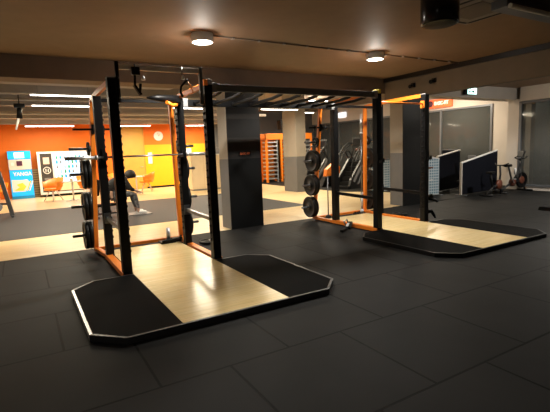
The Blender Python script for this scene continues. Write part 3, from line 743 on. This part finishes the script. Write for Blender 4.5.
bm = NB(); lathe(bm, [(.12, -.004), (.15, -.004), (.15, -.012), (.12, -.012), (.12, -.004)], (-.715, 0, 1.12), 'y', 28); bar(bm, (-.76, -.01, 1.04), (-.76, -.01, 1.19), .03, .008); bar(bm, (-.67, -.01, 1.04), (-.67, -.01, 1.19), .03, .008); bar(bm, (-.76, -.01, 1.18), (-.67, -.01, 1.05), .03, .008); obj('round_logo', bm, M['white'], t)
bm = NB(); box(bm, -.84, -.60, -.012, 0, .70, .80, bev=.002); obj('card_reader', bm, M['grey'], t)
bm = NB(); box(bm, -.40, .96, -.005, .02, .62, 1.82); obj('lit_compartment', bm, M['screenglow'], t)
for k, z in enumerate((.78, .98, 1.18, 1.38, 1.58)):
    bm = NB(); box(bm, -.40, .96, -.10, -.005, z-.02, z, bev=.002); obj('shelf', bm, M['white'], t)
proto = None
cols = [M['lightblue'], M['blue'], M['white'], M['green'], M['grey']]
ord_ = ['first', 'second', 'third', 'fourth', 'fifth', 'sixth', 'seventh', 'eighth', 'ninth']
bprot = {}
for r, z in enumerate((.78, .98, 1.18, 1.38, 1.58)):
    for k in range(9):
        c = cols[(r*2+k*3) % 5]
        lb = f'drinks bottle, {ord_[k]} from the left on the {["bottom","second lowest","middle","second highest","top"][r]} lit shelf'
        loc = (1.70-.32+k*.15, 20.5-.055, z+.002)
        if c.name not in bprot:
            bm = NB(); lathe(bm, [(0, 0), (.036, 0), (.038, .01), (.038, .10), (.016, .13), (.016, .15), (0, .15)], (0, 0, 0), 'z', 14)
            o = obj('drinks_bottle', bm, c, None, loc); bprot[c.name] = o
        else:
            o = bprot[c.name].copy(); COL.objects.link(o); o.location = loc
        tag(o, lb, 'bottle', 'bottles in the lit vending machine')
bm = NB(); box(bm, -.32, .9, -.012, .02, .24, .56, bev=.004); obj('delivery_flap', bm, M['cream'], t)
# wooden slat board behind/between the machines
bm = NB(); box(bm, .46, .66, YB-.06, YB, 0, 1.2, bev=.004); tag(obj('wall_slat_panel', bm, slat_mat('timber_slats', (.55, .36, .17), (.20, .11, .05), .10)), 'narrow timber slat panel between the blue dispenser and the vending machine', 'wall panel')

# orange tub chairs
def tub_chair(loc, rz, label):
    t = thing('tub_chair', label, 'chair', loc, rz, None); t.scale = (1.3, 1.3, 1.05)
    bm = NB()
    # shell: back and arms wrap round a seat pan
    n = 15; ri = []; 
    for i in range(n):
        a = -PI*.12 + (PI*1.24)*i/(n-1)
        hgt = .70 + .14*math.sin(max(0, min(PI, a)))
        low = Vector((.20*math.cos(a), .19*math.sin(a), .40)); hi = Vector((.32*math.cos(a), .28*math.sin(a)+.02, hgt))
        mid = Vector((.28*math.cos(a), .25*math.sin(a)+.01, .52))
        ri.append((bm.verts.new(low), bm.verts.new(mid), bm.verts.new(hi)))
    for p, q in zip(ri, ri[1:]):
        for j in (0, 1):
            f = bm.faces.new((p[j], q[j], q[j+1], p[j+1])); f.smooth = True
    sh = obj('shell', bm, M['chair'], t)
    so = sh.modifiers.new('thick', 'SOLIDIFY'); so.thickness = .025
    bm = NB(); lathe(bm, [(0, .39), (.20, .385), (.235, .41), (.23, .455), (.18, .47), (0, .465)], (0, -.0, 0), 'z', 24); obj('seat', bm, M['chair'], t)
    for k in range(4):
        a = PI/4 + k*PI/2
        bm = NB(); tube(bm, [(.08*math.cos(a), .08*math.sin(a), .39), (.25*math.cos(a), .25*math.sin(a), .01)], [.014, .010], 8); obj('leg', bm, M['steel'], t)
    return t
tub_chair((1.0, 18.3, 0), -.9, 'orange tub chair left of the small table, in front of the vending machine')
tub_chair((2.25, 18.4, 0), .9, 'orange tub chair right of the small table, in front of the vending machine')
tub_chair((-.78, 19.5, 0), .8, 'orange tub chair left of the blue drinks dispenser, cut by the picture edge')
tub_chair((4.75, 19.2, 0), -1.9, 'orange tub chair in front of the ochre door')
tub_chair((3.60, 19.3, 0), .4, 'orange tub chair half hidden behind the seated person')
def table(loc, label):
    t = thing('bistro_table', label, 'table', loc)
    bm = NB(); lathe(bm, [(0, .72), (.33, .72), (.34, .73), (.34, .745), (0, .745)], (0, 0, 0), 'z', 32); obj('tabletop', bm, M['white'], t)
    bm = NB(); tube(bm, [(0, 0, .02), (0, 0, .72)], .03, 12); obj('column', bm, M['steel'], t)
    for k in range(4):
        a = k*PI/2+.3; bm = NB(); tube(bm, [(0, 0, .05), (.28*math.cos(a), .28*math.sin(a), .015)], [.02, .012], 8); obj('foot', bm, M['steel'], t)
table((1.63, 17.6, 0), 'small round white table between the two orange chairs')
table((4.12, 18.3, 0), 'small round white table in front of the ochre door')
bm = NB(); lathe(bm, [(0, 0), (.05, 0), (.06, .10), (.05, .10), (.04, .01), (0, .01)], (0, 0, 0), 'z', 16); tag(obj('snack_cup', bm, M['cream'], None, (1.60, 17.55, .745)), 'small cream cup on the table between the orange chairs', 'cup')

# cream counter at the back right of the near rack
t = thing('reception_counter', 'cream coloured counter seen between the right uprights of the near rack', 'counter', (7.0, 17.5, 0))
bm = NB(); box(bm, -.75, .9, 0, .5, .06, 1.50, bev=.01); obj('cabinet', bm, M['cream'], t)
bm = NB(); box(bm, -.78, .93, -.04, .54, 1.50, 1.54, bev=.006); obj('countertop', bm, M['white'], t)
bm = NB(); box(bm, -.70, .85, .03, .47, 0, .06); obj('plinth', bm, M['grey'], t)
for k in range(3):
    bm = NB(); box(bm, -.72+k*.53, -.22+k*.53, -.015, 0, .12, 1.44, bev=.003); obj('door', bm, M['cream'], t)
bm = NB(); box(bm, 7.3, 7.62, 17.6, 17.9, 1.54, 1.84, bev=.02); tag(obj('counter_box', bm, M['grey']), 'small grey box on top of the cream counter', 'box')
bm = NB(); box(bm, 7.72, 7.85, 17.1, 17.3, 0, 1.9, bev=.01); tag(obj('poster_stand', bm, M['white']), 'slim white upright display beside the cream counter', 'display stand')
# orange storage frame with silver shelves
t = thing('storage_frame', 'tall orange frame with rows of silver bars between the two pillars', 'storage rack', (10.55, 18.6, 0))
for x in (0.02, .86, 1.78, 2.7):
    bm = NB(); box(bm, x-.05, x+.05, -.05, .05, 0, 2.42, bev=.006); box(bm, x-.05, x+.05, .55, .65, 0, 2.42, bev=.006); obj('post', bm, M['orange'], t)
bm = NB(); box(bm, -.03, 2.75, -.06, .06, 2.12, 2.42, bev=.01); box(bm, -.03, 2.75, .54, .66, 2.12, 2.42, bev=.01); obj('header', bm, M['orange'], t)
for x0, x1 in ((.07, .62), (1.22, 1.73), (1.83, 2.65)):
    bm = NB(); box(bm, x1-.02, x1+.04, -.03, .03, 0, 2.12); obj('ladder_post', bm, M['grey'], t)
    for k in range(10):
        bm = NB(); box(bm, x0, x1, -.04, .5, .155+k*.2, .215+k*.2, bev=.004); obj('shelf_bar', bm, M['alu'], t)
bm = NB(); box(bm, .70, 1.15, .50, .56, .1, 2.1, bev=.004); obj('back_panel', bm, M['orange'], t)
bm = NB(); box(bm, .05, 2.70, .50, .53, .1, 2.1, bev=.002); obj('rear_sheet', bm, M['orange'], t)

# ================================================================== CARDIO CORNER
def stair_climber(loc, rz, label):
    t = thing('stair_climber', label, 'stair climber', loc, rz, 'stair climbers by the far window')
    # side silhouettes (y along the machine, climbing towards +y)
    for s in (-1, 1):
        bm = NB(); prism(bm, [(-.75, .0), (.55, .0), (.62, .30), (.50, 1.10), (.34, 1.18), (-.62, .34)], 0, s*.30-.05, s*.30+.05, bev=.015); obj('side_cover', bm, M['blackplastic'], t)
        bm = NB(); prism(bm, [(-.50, .30), (-.36, .24), (.36, .96), (.34, 1.10)], 0, s*.355-.012, s*.355+.012, bev=.004); obj('side_stripe', bm, M['grey'], t)
        bm = NB(); prism(bm, [(-.20, .14), (-.06, .14), (.40, .62), (.36, .74)], 0, s*.355-.012, s*.355+.012, bev=.004); obj('side_stripe', bm, M['grey'], t)
        bm = NB(); tube(bm, [(s*.34, -.60, .40), (s*.38, -.62, .90), (s*.38, -.40, 1.22), (s*.38, .05, 1.62), (s*.36, .35, 1.78), (s*.22, .50, 1.74)], .022, 10); obj('handrail', bm, M['blackplastic'], t)
        bm = NB(); tube(bm, [(s*.33, .35, 1.15), (s*.36, .10, 1.45), (s*.36, -.20, 1.40)], .02, 10); obj('support_tube', bm, M['blackplastic'], t)
        bm = NB(); tube(bm, [(s*.30, .48, 1.10), (s*.16, .52, 1.75)], .03, 10); obj('mast', bm, M['blackplastic'], t)
    for k in range(5):
        y = -.52 + k*.20; z = .26 + k*.19
        bm = NB(); box(bm, -.25, .25, y, y+.24, z-.05, z, bev=.006); box(bm, -.25, .25, y+.0, y+.02, z-.19, z-.05); obj('step', bm, M['darkpaint'], t)
    bm = NB(); prism(bm, [(.44, 1.60), (.52, 1.58), (.60, 1.95), (.53, 1.98)], 0, -.24, .24, bev=.01); obj('console', bm, M['blackplastic'], t)
    bm = NB(); prism(bm, [(.435, 1.66), (.44, 1.655), (.515, 1.91), (.51, 1.92)], 0, -.19, .19); obj('display', bm, M['screen'], t)
    bm = NB(); lathe(bm, [(0, -.012), (.05, -.012), (.05, .012), (0, .012)], (0, .43, 1.50), 'y', 14); obj('red_button', bm, M['pedal_red'], t)
    bm = NB(); box(bm, -.36, .36, -.85, -.62, 0, .12, bev=.01); box(bm, -.36, .36, .45, .72, 0, .10, bev=.01); obj('floor_frame', bm, M['black'], t)
    return t
sc = stair_climber((11.35, 13.2, 0), -1.25, 'black stair climber nearest the far rack, by the window')
dup(sc, (12.75, 14.6, 0), -1.25, 'black stair climber, middle one of three by the window')
dup(sc, (11.6, 15.9, 0), -1.25, 'black stair climber farthest back, beside the orange frame')
t = thing('ab_machine', 'small black machine with orange curved shell left of the stair climbers', 'exercise machine', (10.6, 14.3, 0.006))
bm = NB(); prism(bm, [(.25, .42), (.95, .50), (1.0, .80), (.70, .98), (.30, .72)], 1, -.12, .12, bev=.03); obj('shell', bm, M['orange'], t)
bm = NB(); prism(bm, [(.0, .0), (1.1, .0), (1.0, .42), (.6, .46), (.2, .40)], 1, -.16, .16, bev=.03); obj('base', bm, M['black'], t)

# privacy screens
def screen(a, b, h0, h1, m, label, arc=False, white=True):
    a, b = Vector((*a, 0)), Vector((*b, 0)); L = (b-a).length; ang = math.atan2(b.y-a.y, b.x-a.x)
    t = thing('partition_screen', label, 'partition screen', a, ang, None)
    bm = NB(); prism(bm, [(0, .03), (L, .03), (L, h1), (0, h0)], 1, -.02, .02); obj('panel', bm, m, t)
    bm = NB(); bar(bm, (0, 0, h0), (L, 0, h1), .06, .035); obj('top_rail', bm, M['white'] if white else M['greypaint'], t)
    bm = NB(); box(bm, -.025, .025, -.03, .03, 0, h0+.01, bev=.004); obj('post', bm, M['whitewall'] if white else M['greypaint'], t)
    bm = NB(); box(bm, -.04, .04, -.18, .18, 0, .03, bev=.004); box(bm, L-.04, L+.04, -.18, .18, 0, .03, bev=.004); obj('foot', bm, M['greypaint'], t)
    return t
screen((11.46, 8.32), (13.57, 8.52), 1.0, 1.32, M['navy'], 'dark navy partition screen with white post and sloping white top, beside the exercise bike')
screen((11.93, 9.56), (13.45, 9.84), 1.18, 1.35, M['navy'], 'dark partition screen with sloping white top edge, left behind the navy one')
screen((13.9, 10.3), (14.8, 11.6), 1.35, 1.35, M['navy'], 'plain dark partition screen standing against the window', white=False)
t = screen((10.0, 9.2), (11.24, 8.95), 1.42, 1.13, M['grid'], 'blue grid-patterned partition screen right of the far charcoal pillar')
bm = NB(); tube(bm, [(.35, -.03, .52), (.62, -.05, .46), (1.0, -.03, .50)], .018, 8); obj('white_arc', bm, M['white'], t)
bm = NB(); prism(bm, [(.62, .80), (1.02, .86), (1.04, .90), (.64, .90)], 1, -.028, -.021); lathe(bm, [(0, -.028), (.07, -.028), (.07, -.021), (0, -.021)], (.60, 0, .86), 'y', 14); obj('orange_print', bm, M['pedal_red'], t)
screen((10.3, 11.0), (11.6, 11.0), 1.12, 1.12, M['grid'], 'blue grid-patterned partition screen left of the far charcoal pillar', white=False)
# dark machine between the screens
t = thing('rowing_machine', 'dark exercise machine standing between the two screens with white tops', 'exercise machine', (12.6, 9.0, 0), .15)
bm = NB(); tube(bm, [(-.5, 0, .10), (.1, .0, .30), (.45, 0, .45), (.52, 0, 1.02)], [.05, .05, .05, .04], 10); box(bm, -.6, -.5, -.2, .2, 0, .1, bev=.01); box(bm, .35, .45, -.22, .22, 0, .08, bev=.01); bar(bm, (.4, 0, .05), (.45, 0, .42), .07, .07); obj('frame', bm, M['blackplastic'], t)
bm = NB(); lathe(bm, [(0, -.05), (.22, -.05), (.24, -.03), (.24, .03), (.22, .05), (0, .05)], (.45, 0, .42), 'y', 24); obj('flywheel_cage', bm, M['black'], t)
bm = NB(); box(bm, -.32, -.04, -.12, .12, .33, .38, bev=.02); bar(bm, (-.18, 0, .15), (-.18, 0, .34), .05, .05); obj('seat', bm, M['black'], t)
bm = NB(); box(bm, .40, .46, -.12, .12, 1.0, 1.18, bev=.01); obj('console', bm, M['grey'], t)
bm = NB(); tube(bm, [(.5, -.24, .92), (.42, -.08, .98), (.42, .08, .98), (.5, .24, .92)], .018, 8); obj('handlebar', bm, M['black'], t)

# exercise bike by the corner pier
t = thing('exercise_bike', 'black indoor bike with red-orange flywheel and console by the corner pier', 'exercise bike', (13.30, 7.82, 0), -.12)
bm = NB(); lathe(bm, [(.05, -.012), (.18, -.014), (.20, -.025), (.245, -.025), (.25, 0), (.245, .025), (.20, .025), (.18, .014), (.05, .012)], (.42, 0, .36), 'y', 32); obj('flywheel', bm, M['black'], t)
bm = NB(); lathe(bm, [(0, -.03), (.10, -.035), (.12, -.015), (.12, .015), (.10, .035), (0, .03)], (.42, 0, .36), 'y', 24); obj('wheel_disc', bm, M['pedal_red'], t)
bm = NB()
tube(bm, [(-.52, 0, .06), (-.2, 0, .22), (.0, 0, .30), (.42, 0, .36)], .032, 10); tube(bm, [(.0, 0, .30), (-.12, 0, .62), (-.18, 0, .80)], .028, 10)
tube(bm, [(.0, 0, .32), (.25, 0, .60), (.32, 0, .85), (.30, 0, 1.02)], .03, 10); tube(bm, [(.32, 0, .75), (.42, 0, .36), (.58, 0, .06)], .028, 10)
obj('frame', bm, M['blackplastic'], t)
for x in (-.52, .58):
    bm = NB(); tube(bm, [(x, -.26, .035), (x, .26, .035)], .032, 10); obj('foot_bar', bm, M['black'], t)
bm = NB(); prism(bm, [(-.32, .06), (-.30, .0), (-.16, -.02), (-.04, -.02), (-.04, .02), (-.16, .05)], 2, .80, .86, bev=.02); prism(bm, [(-.34, .10), (-.34, -.10), (-.22, -.08), (-.04, -.02), (-.04, .02), (-.22, .08)], 2, .82, .88, bev=.02); obj('saddle', bm, M['black'], t)
bm = NB(); tube(bm, [(.42, -.16, 1.10), (.34, -.20, 1.06), (.28, -.08, 1.03), (.28, .08, 1.03), (.34, .20, 1.06), (.42, .16, 1.10)], .018, 8); obj('handlebar', bm, M['black'], t)
bm = NB(); prism(bm, [(.30, 1.10), (.36, 1.08), (.44, 1.26), (.38, 1.28)], 1, -.10, .10, bev=.01); obj('console', bm, M['blackplastic'], t)
bm = NB(); lathe(bm, [(0, -.05), (.11, -.05), (.11, .05), (0, .05)], (.0, 0, .30), 'y', 20); obj('crank_cover', bm, M['pedal_red'], t)
for s in (-1, 1):
    bm = NB(); bar(bm, (.0, s*.07, .30), (.12*s, s*.08, .30-.12*s), .02, .02); box(bm, .12*s-.05, .12*s+.05, s*.15-.045, s*.15+.045, .17-.0+(.12-.12*s)-.01, .20+(.12-.12*s), bev=.006); obj('pedal_crank', bm, M['steel'], t)
bm = NB(); lathe(bm, [(0, 0), (.035, 0), (.035, .17), (.015, .20), (0, .20)], (.12, 0, .55), 'z', 12); obj('bottle', bm, M['white'], t)
t2 = thing('exercise_bike', 'dark low bike standing left of the red-wheeled bike by the navy screen', 'exercise bike', (12.15, 7.72, 0), .1)
bm = NB(); tube(bm, [(-.4, 0, .06), (0, 0, .25), (.35, 0, .30), (.42, 0, .60), (.38, 0, .88)], .03, 10); tube(bm, [(-.05, 0, .25), (-.15, 0, .66)], .025, 10); tube(bm, [(-.4, -.2, .03), (-.4, .2, .03)], .028, 8); tube(bm, [(.5, -.2, .03), (.5, .2, .03)], .028, 8); tube(bm, [(.35, 0, .30), (.5, 0, .03)], .028, 8); obj('frame', bm, M['blackplastic'], t2)
bm = NB(); box(bm, -.28, -.03, -.09, .09, .66, .72, bev=.02); obj('saddle', bm, M['black'], t2)
bm = NB(); tube(bm, [(.5, -.2, .93), (.38, -.1, .88), (.38, .1, .88), (.5, .2, .93)], .018, 8); obj('handlebar', bm, M['black'], t2)
bm = NB(); lathe(bm, [(0, -.04), (.14, -.04), (.15, 0), (.14, .04), (0, .04)], (.35, 0, .30), 'y', 24); obj('flywheel', bm, M['pedal_red'], t2)
# power box on the near right floor edge
bm = NB(); prism(bm, [(0, 0), (.5, 0), (.46, .08), (.04, .08)], 1, -.25, .25, bev=.01); tag(obj('step_platform', bm, M['black'], None, (10.15, 5.1, 0)), 'low black step lying on the floor at the right edge', 'step')

# ================================================================== LEFT EDGE MACHINE
t = thing('incline_bench', 'grey and black adjustable bench cut off by the left edge', 'weight bench', (-.92, 14.3, 0), 0)
bm = NB(); bar(bm, (.40, 0, 1.30), (.62, -.05, .05), .11, .08, bev=.01); bar(bm, (-.5, 0, .42), (.55, 0, .38), .08, .06, bev=.01); bar(bm, (-.5, 0, .42), (-.55, 0, .02), .06, .06); bar(bm, (-.55, -.3, .03), (-.55, .3, .03), .06, .05); bar(bm, (.62, -.3, .03), (.62, .3, .03), .06, .05); obj('frame', bm, M['darksteel'], t)
bm = NB(); bar(bm, (-.1, 0, .60), (.36, 0, 1.30), .30, .09, bev=.02); obj('back_pad', bm, M['black'], t)
bm = NB(); box(bm, -.55, -.1, -.15, .15, .46, .54, bev=.02); bar(bm, (-.3, 0, .40), (-.3, 0, .47), .05, .05); obj('seat_pad', bm, M['black'], t)
bm = NB(); tube(bm, [(.30, -.22, .30), (.30, .22, .30)], .10, 16); obj('roller_pad', bm, M['grey'], t)

# ================================================================== SEATED PERSON AND BENCH
t = thing('seated_machine', 'black padded machine seat with steel base under the hunched person behind the near rack', 'exercise machine', (2.0, 12.0, 0.006), 0)
bm = NB(); box(bm, -.42, .24, -.14, .14, .295, .36, bev=.025); obj('pad', bm, M['black'], t)
bm = NB(); bar(bm, (-.35, 0, .31), (-.38, 0, .04), .06, .06); bar(bm, (.24, 0, .31), (.34, 0, .04), .06, .06); bar(bm, (-.38, -.25, .025), (-.38, .25, .025), .06, .05); bar(bm, (.34, -.25, .025), (.34, .25, .025), .06, .05); bar(bm, (-.36, 0, .10), (.32, 0, .10), .05, .05); bar(bm, (-.40, 0, .10), (-.44, 0, .80), .06, .06); obj('frame', bm, M['darksteel'], t)
bm = NB(); prism(bm, [(-.46, .62), (-.30, .58), (-.24, .98), (-.36, 1.06), (-.48, .96)], 1, -.20, .20, bev=.04); obj('back_pad', bm, M['black'], t)
bm = NB(); box(bm, .36, 1.0, -.28, .28, 0, .02, bev=.005); obj('foot_plate', bm, M['grey'], t)

def skin_mesh(name, verts, edges, radii, m, parent, root=0, sub=2):
    me = bpy.data.meshes.new(name); me.from_pydata(verts, edges, []); me.update(); me.materials.append(m)
    o = bpy.data.objects.new(name, me); COL.objects.link(o)
    md = o.modifiers.new('skin', 'SKIN'); sd = me.skin_vertices[0].data
    for i, r in enumerate(radii): sd[i].radius = r if isinstance(r, tuple) else (r, r)
    sd[root].use_root = True
    ss = o.modifiers.new('sub', 'SUBSURF'); ss.levels = sub; ss.render_levels = sub
    dg = bpy.context.evaluated_depsgraph_get()
    me2 = bpy.data.meshes.new_from_object(o.evaluated_get(dg)); me2.name = name
    for p in me2.polygons: p.use_smooth = True
    bpy.data.objects.remove(o)
    me2.materials.clear(); me2.materials.append(m)
    o2 = bpy.data.objects.new(name, me2); COL.objects.link(o2); o2.parent = parent
    return o2
pt = thing('person', 'person in black top and grey leggings sitting hunched forward, forearms on knees', 'person', (2.03, 12.0, .026), 0)
pt.scale = (1.06, 1.12, 1.02)
# x forward (to the right in the photo), y to the far side, z up
V = []; E = []; R = []
def v(p, r, prev=None):
    V.append(p); R.append(r); i = len(V)-1
    if prev is not None: E.append((prev, i))
    return i
hip = v((-.10, 0, .56), (.13, .16)); ab = v((.0, 0, .74), (.12, .15), hip); ch = v((.18, 0, .88), (.13, .17), ab); nk0 = v((.33, 0, .97), (.08, .10), ch)
nk = v((.41, 0, 1.0), .055, nk0); hd = v((.50, 0, 1.02), .085, nk); hd2 = v((.56, 0, 1.03), .075, hd)
for s in (-1, 1):
    sh = v((.30, s*.17, .92), .065, ch); el = v((.42, s*.22, .68), .045, sh); wr = v((.62, s*.14, .60), .03, el); hn = v((.68, s*.10, .585), .026, wr)
    for k in range(4):
        a = v((.70, s*(.125-.02*k), .575), .0095, hn); b = v((.735, s*(.128-.022*k), .555), .009, a); v((.745-.004*k, s*(.128-.022*k), .525), .008, b)
    a = v((.69, s*.06, .59), .010, hn); v((.715, s*.045, .57), .009, a)
    th = v((.10, s*.11, .53), .085, hip); kn = v((.52, s*.15, .54), .062, th); an = v((.60, s*.15, .11), .038, kn); hl = v((.59, s*.15, .05), .035, an); v((.76, s*.16, .035), .03, hl)
body = skin_mesh('body', V, E, R, M['skin'], pt)
# clothing: sweater, leggings, shoes a little larger than the body
V, E, R = [], [], []
hip = v((-.11, 0, .58), (.15, .18)); ab = v((-.01, 0, .75), (.165, .19), hip); ch = v((.17, 0, .89), (.19, .22), ab); n0 = v((.33, 0, .98), (.11, .13), ch)
for s in (-1, 1):
    sh = v((.30, s*.18, .93), .08, ch); el = v((.42, s*.225, .69), .06, sh); v((.52, s*.18, .64), .048, el)
skin_mesh('black_sweater', V, E, R, M['hoodie'], pt)
V, E, R = [], [], []
hip = v((.0, 0, .53), (.14, .165))
for s in (-1, 1):
    th = v((.10, s*.11, .535), .097, hip); kn = v((.52, s*.15, .545), .073, th); cf = v((.55, s*.15, .36), .066, kn); v((.60, s*.15, .14), .046, cf)
skin_mesh('grey_leggings', V, E, R, M['leggings'], pt)
for s in (-1, 1):
    V, E, R = [], [], []
    a = v((.57, s*.15, .055), .050); b = v((.66, s*.155, .055), .048, a); v((.80, s*.16, .04), .036, b)
    skin_mesh('shoe', V, E, R, M['white'], pt, sub=1)
bm = NB(); lathe(bm, [(0, .13), (.06, .12), (.115, .07), (.142, .0), (.135, -.05), (.11, -.09)], (.49, 0, 1.05), 'z', 20); obj('hair', bm, M['hair'], pt)
bm = NB(); lathe(bm, [(0, .02), (.018, .008), (.02, -.01), (0, -.02)], (.635, 0, 1.005), 'z', 8); obj('nose', bm, M['skin'], pt)
for s in (-1, 1):
    bm = NB(); lathe(bm, [(0, .012), (.012, 0), (0, -.012)], (.618, s*.032, 1.03), 'z', 8); obj('eye', bm, M['black'], pt)
    bm = NB(); lathe(bm, [(0, .03), (.015, .015), (.018, -.01), (0, -.03)], (.50, s*.092, 1.015), 'z', 8); obj('ear', bm, M['skin'], pt)

# ================================================================== LIGHT, WORLD, CAMERA
w = bpy.data.worlds.new('night'); S.world = w; w.use_nodes = True
bg = w.node_tree.nodes['Background']; bg.inputs[0].default_value = (.5, .6, .8, 1); bg.inputs[1].default_value = .02
# street lamp lighting the passage outside the windows
t = thing('street_lamp', 'street lamp standing outside the windows in the passage', 'street lamp', (17.6, 10.5, 0))
bm = NB(); tube(bm, [(0, 0, 0), (0, 0, 4.2)], .05, 10); obj('pole', bm, M['darksteel'], t)
bm = NB(); lathe(bm, [(0, .1), (.16, .08), (.18, 0), (0, 0)], (0, 0, 4.2), 'z', 20); obj('head', bm, M['black'], t)
add_light('lamp_bulb', 'POINT', (0, 0, 4.1), 120, (.9, 1.0, .9), t, shadow_soft_size=.1)

f, pi_, ro, ya, hcam = 429.1864, .1295, -.0387, -.5313, 1.6
cy, sy, cp, sp = math.cos(ya), math.sin(ya), math.cos(pi_), math.sin(pi_)
fw = Vector((-sy*cp, cy*cp, -sp)); rt = Vector((cy, sy, 0)); up = rt.cross(fw)
cr, sr = math.cos(ro), math.sin(ro); r2 = cr*rt + sr*up; u2 = -sr*rt + cr*up
cam = bpy.data.cameras.new('camera'); cam.sensor_width = 36; cam.sensor_fit = 'HORIZONTAL'; cam.lens = f/550*36
co = bpy.data.objects.new('camera', cam); COL.objects.link(co)
co.matrix_world = Matrix(((r2.x, u2.x, -fw.x, 0), (r2.y, u2.y, -fw.y, 0), (r2.z, u2.z, -fw.z, hcam), (0, 0, 0, 1)))
S.camera = co
S.view_settings.view_transform = 'Standard'; S.view_settings.look = 'None'
S.view_settings.exposure = 0.0; S.view_settings.gamma = 1; S.view_settings.use_curve_mapping = False
S.cycles.use_denoising = True
S.cycles.sample_clamp_indirect = 6
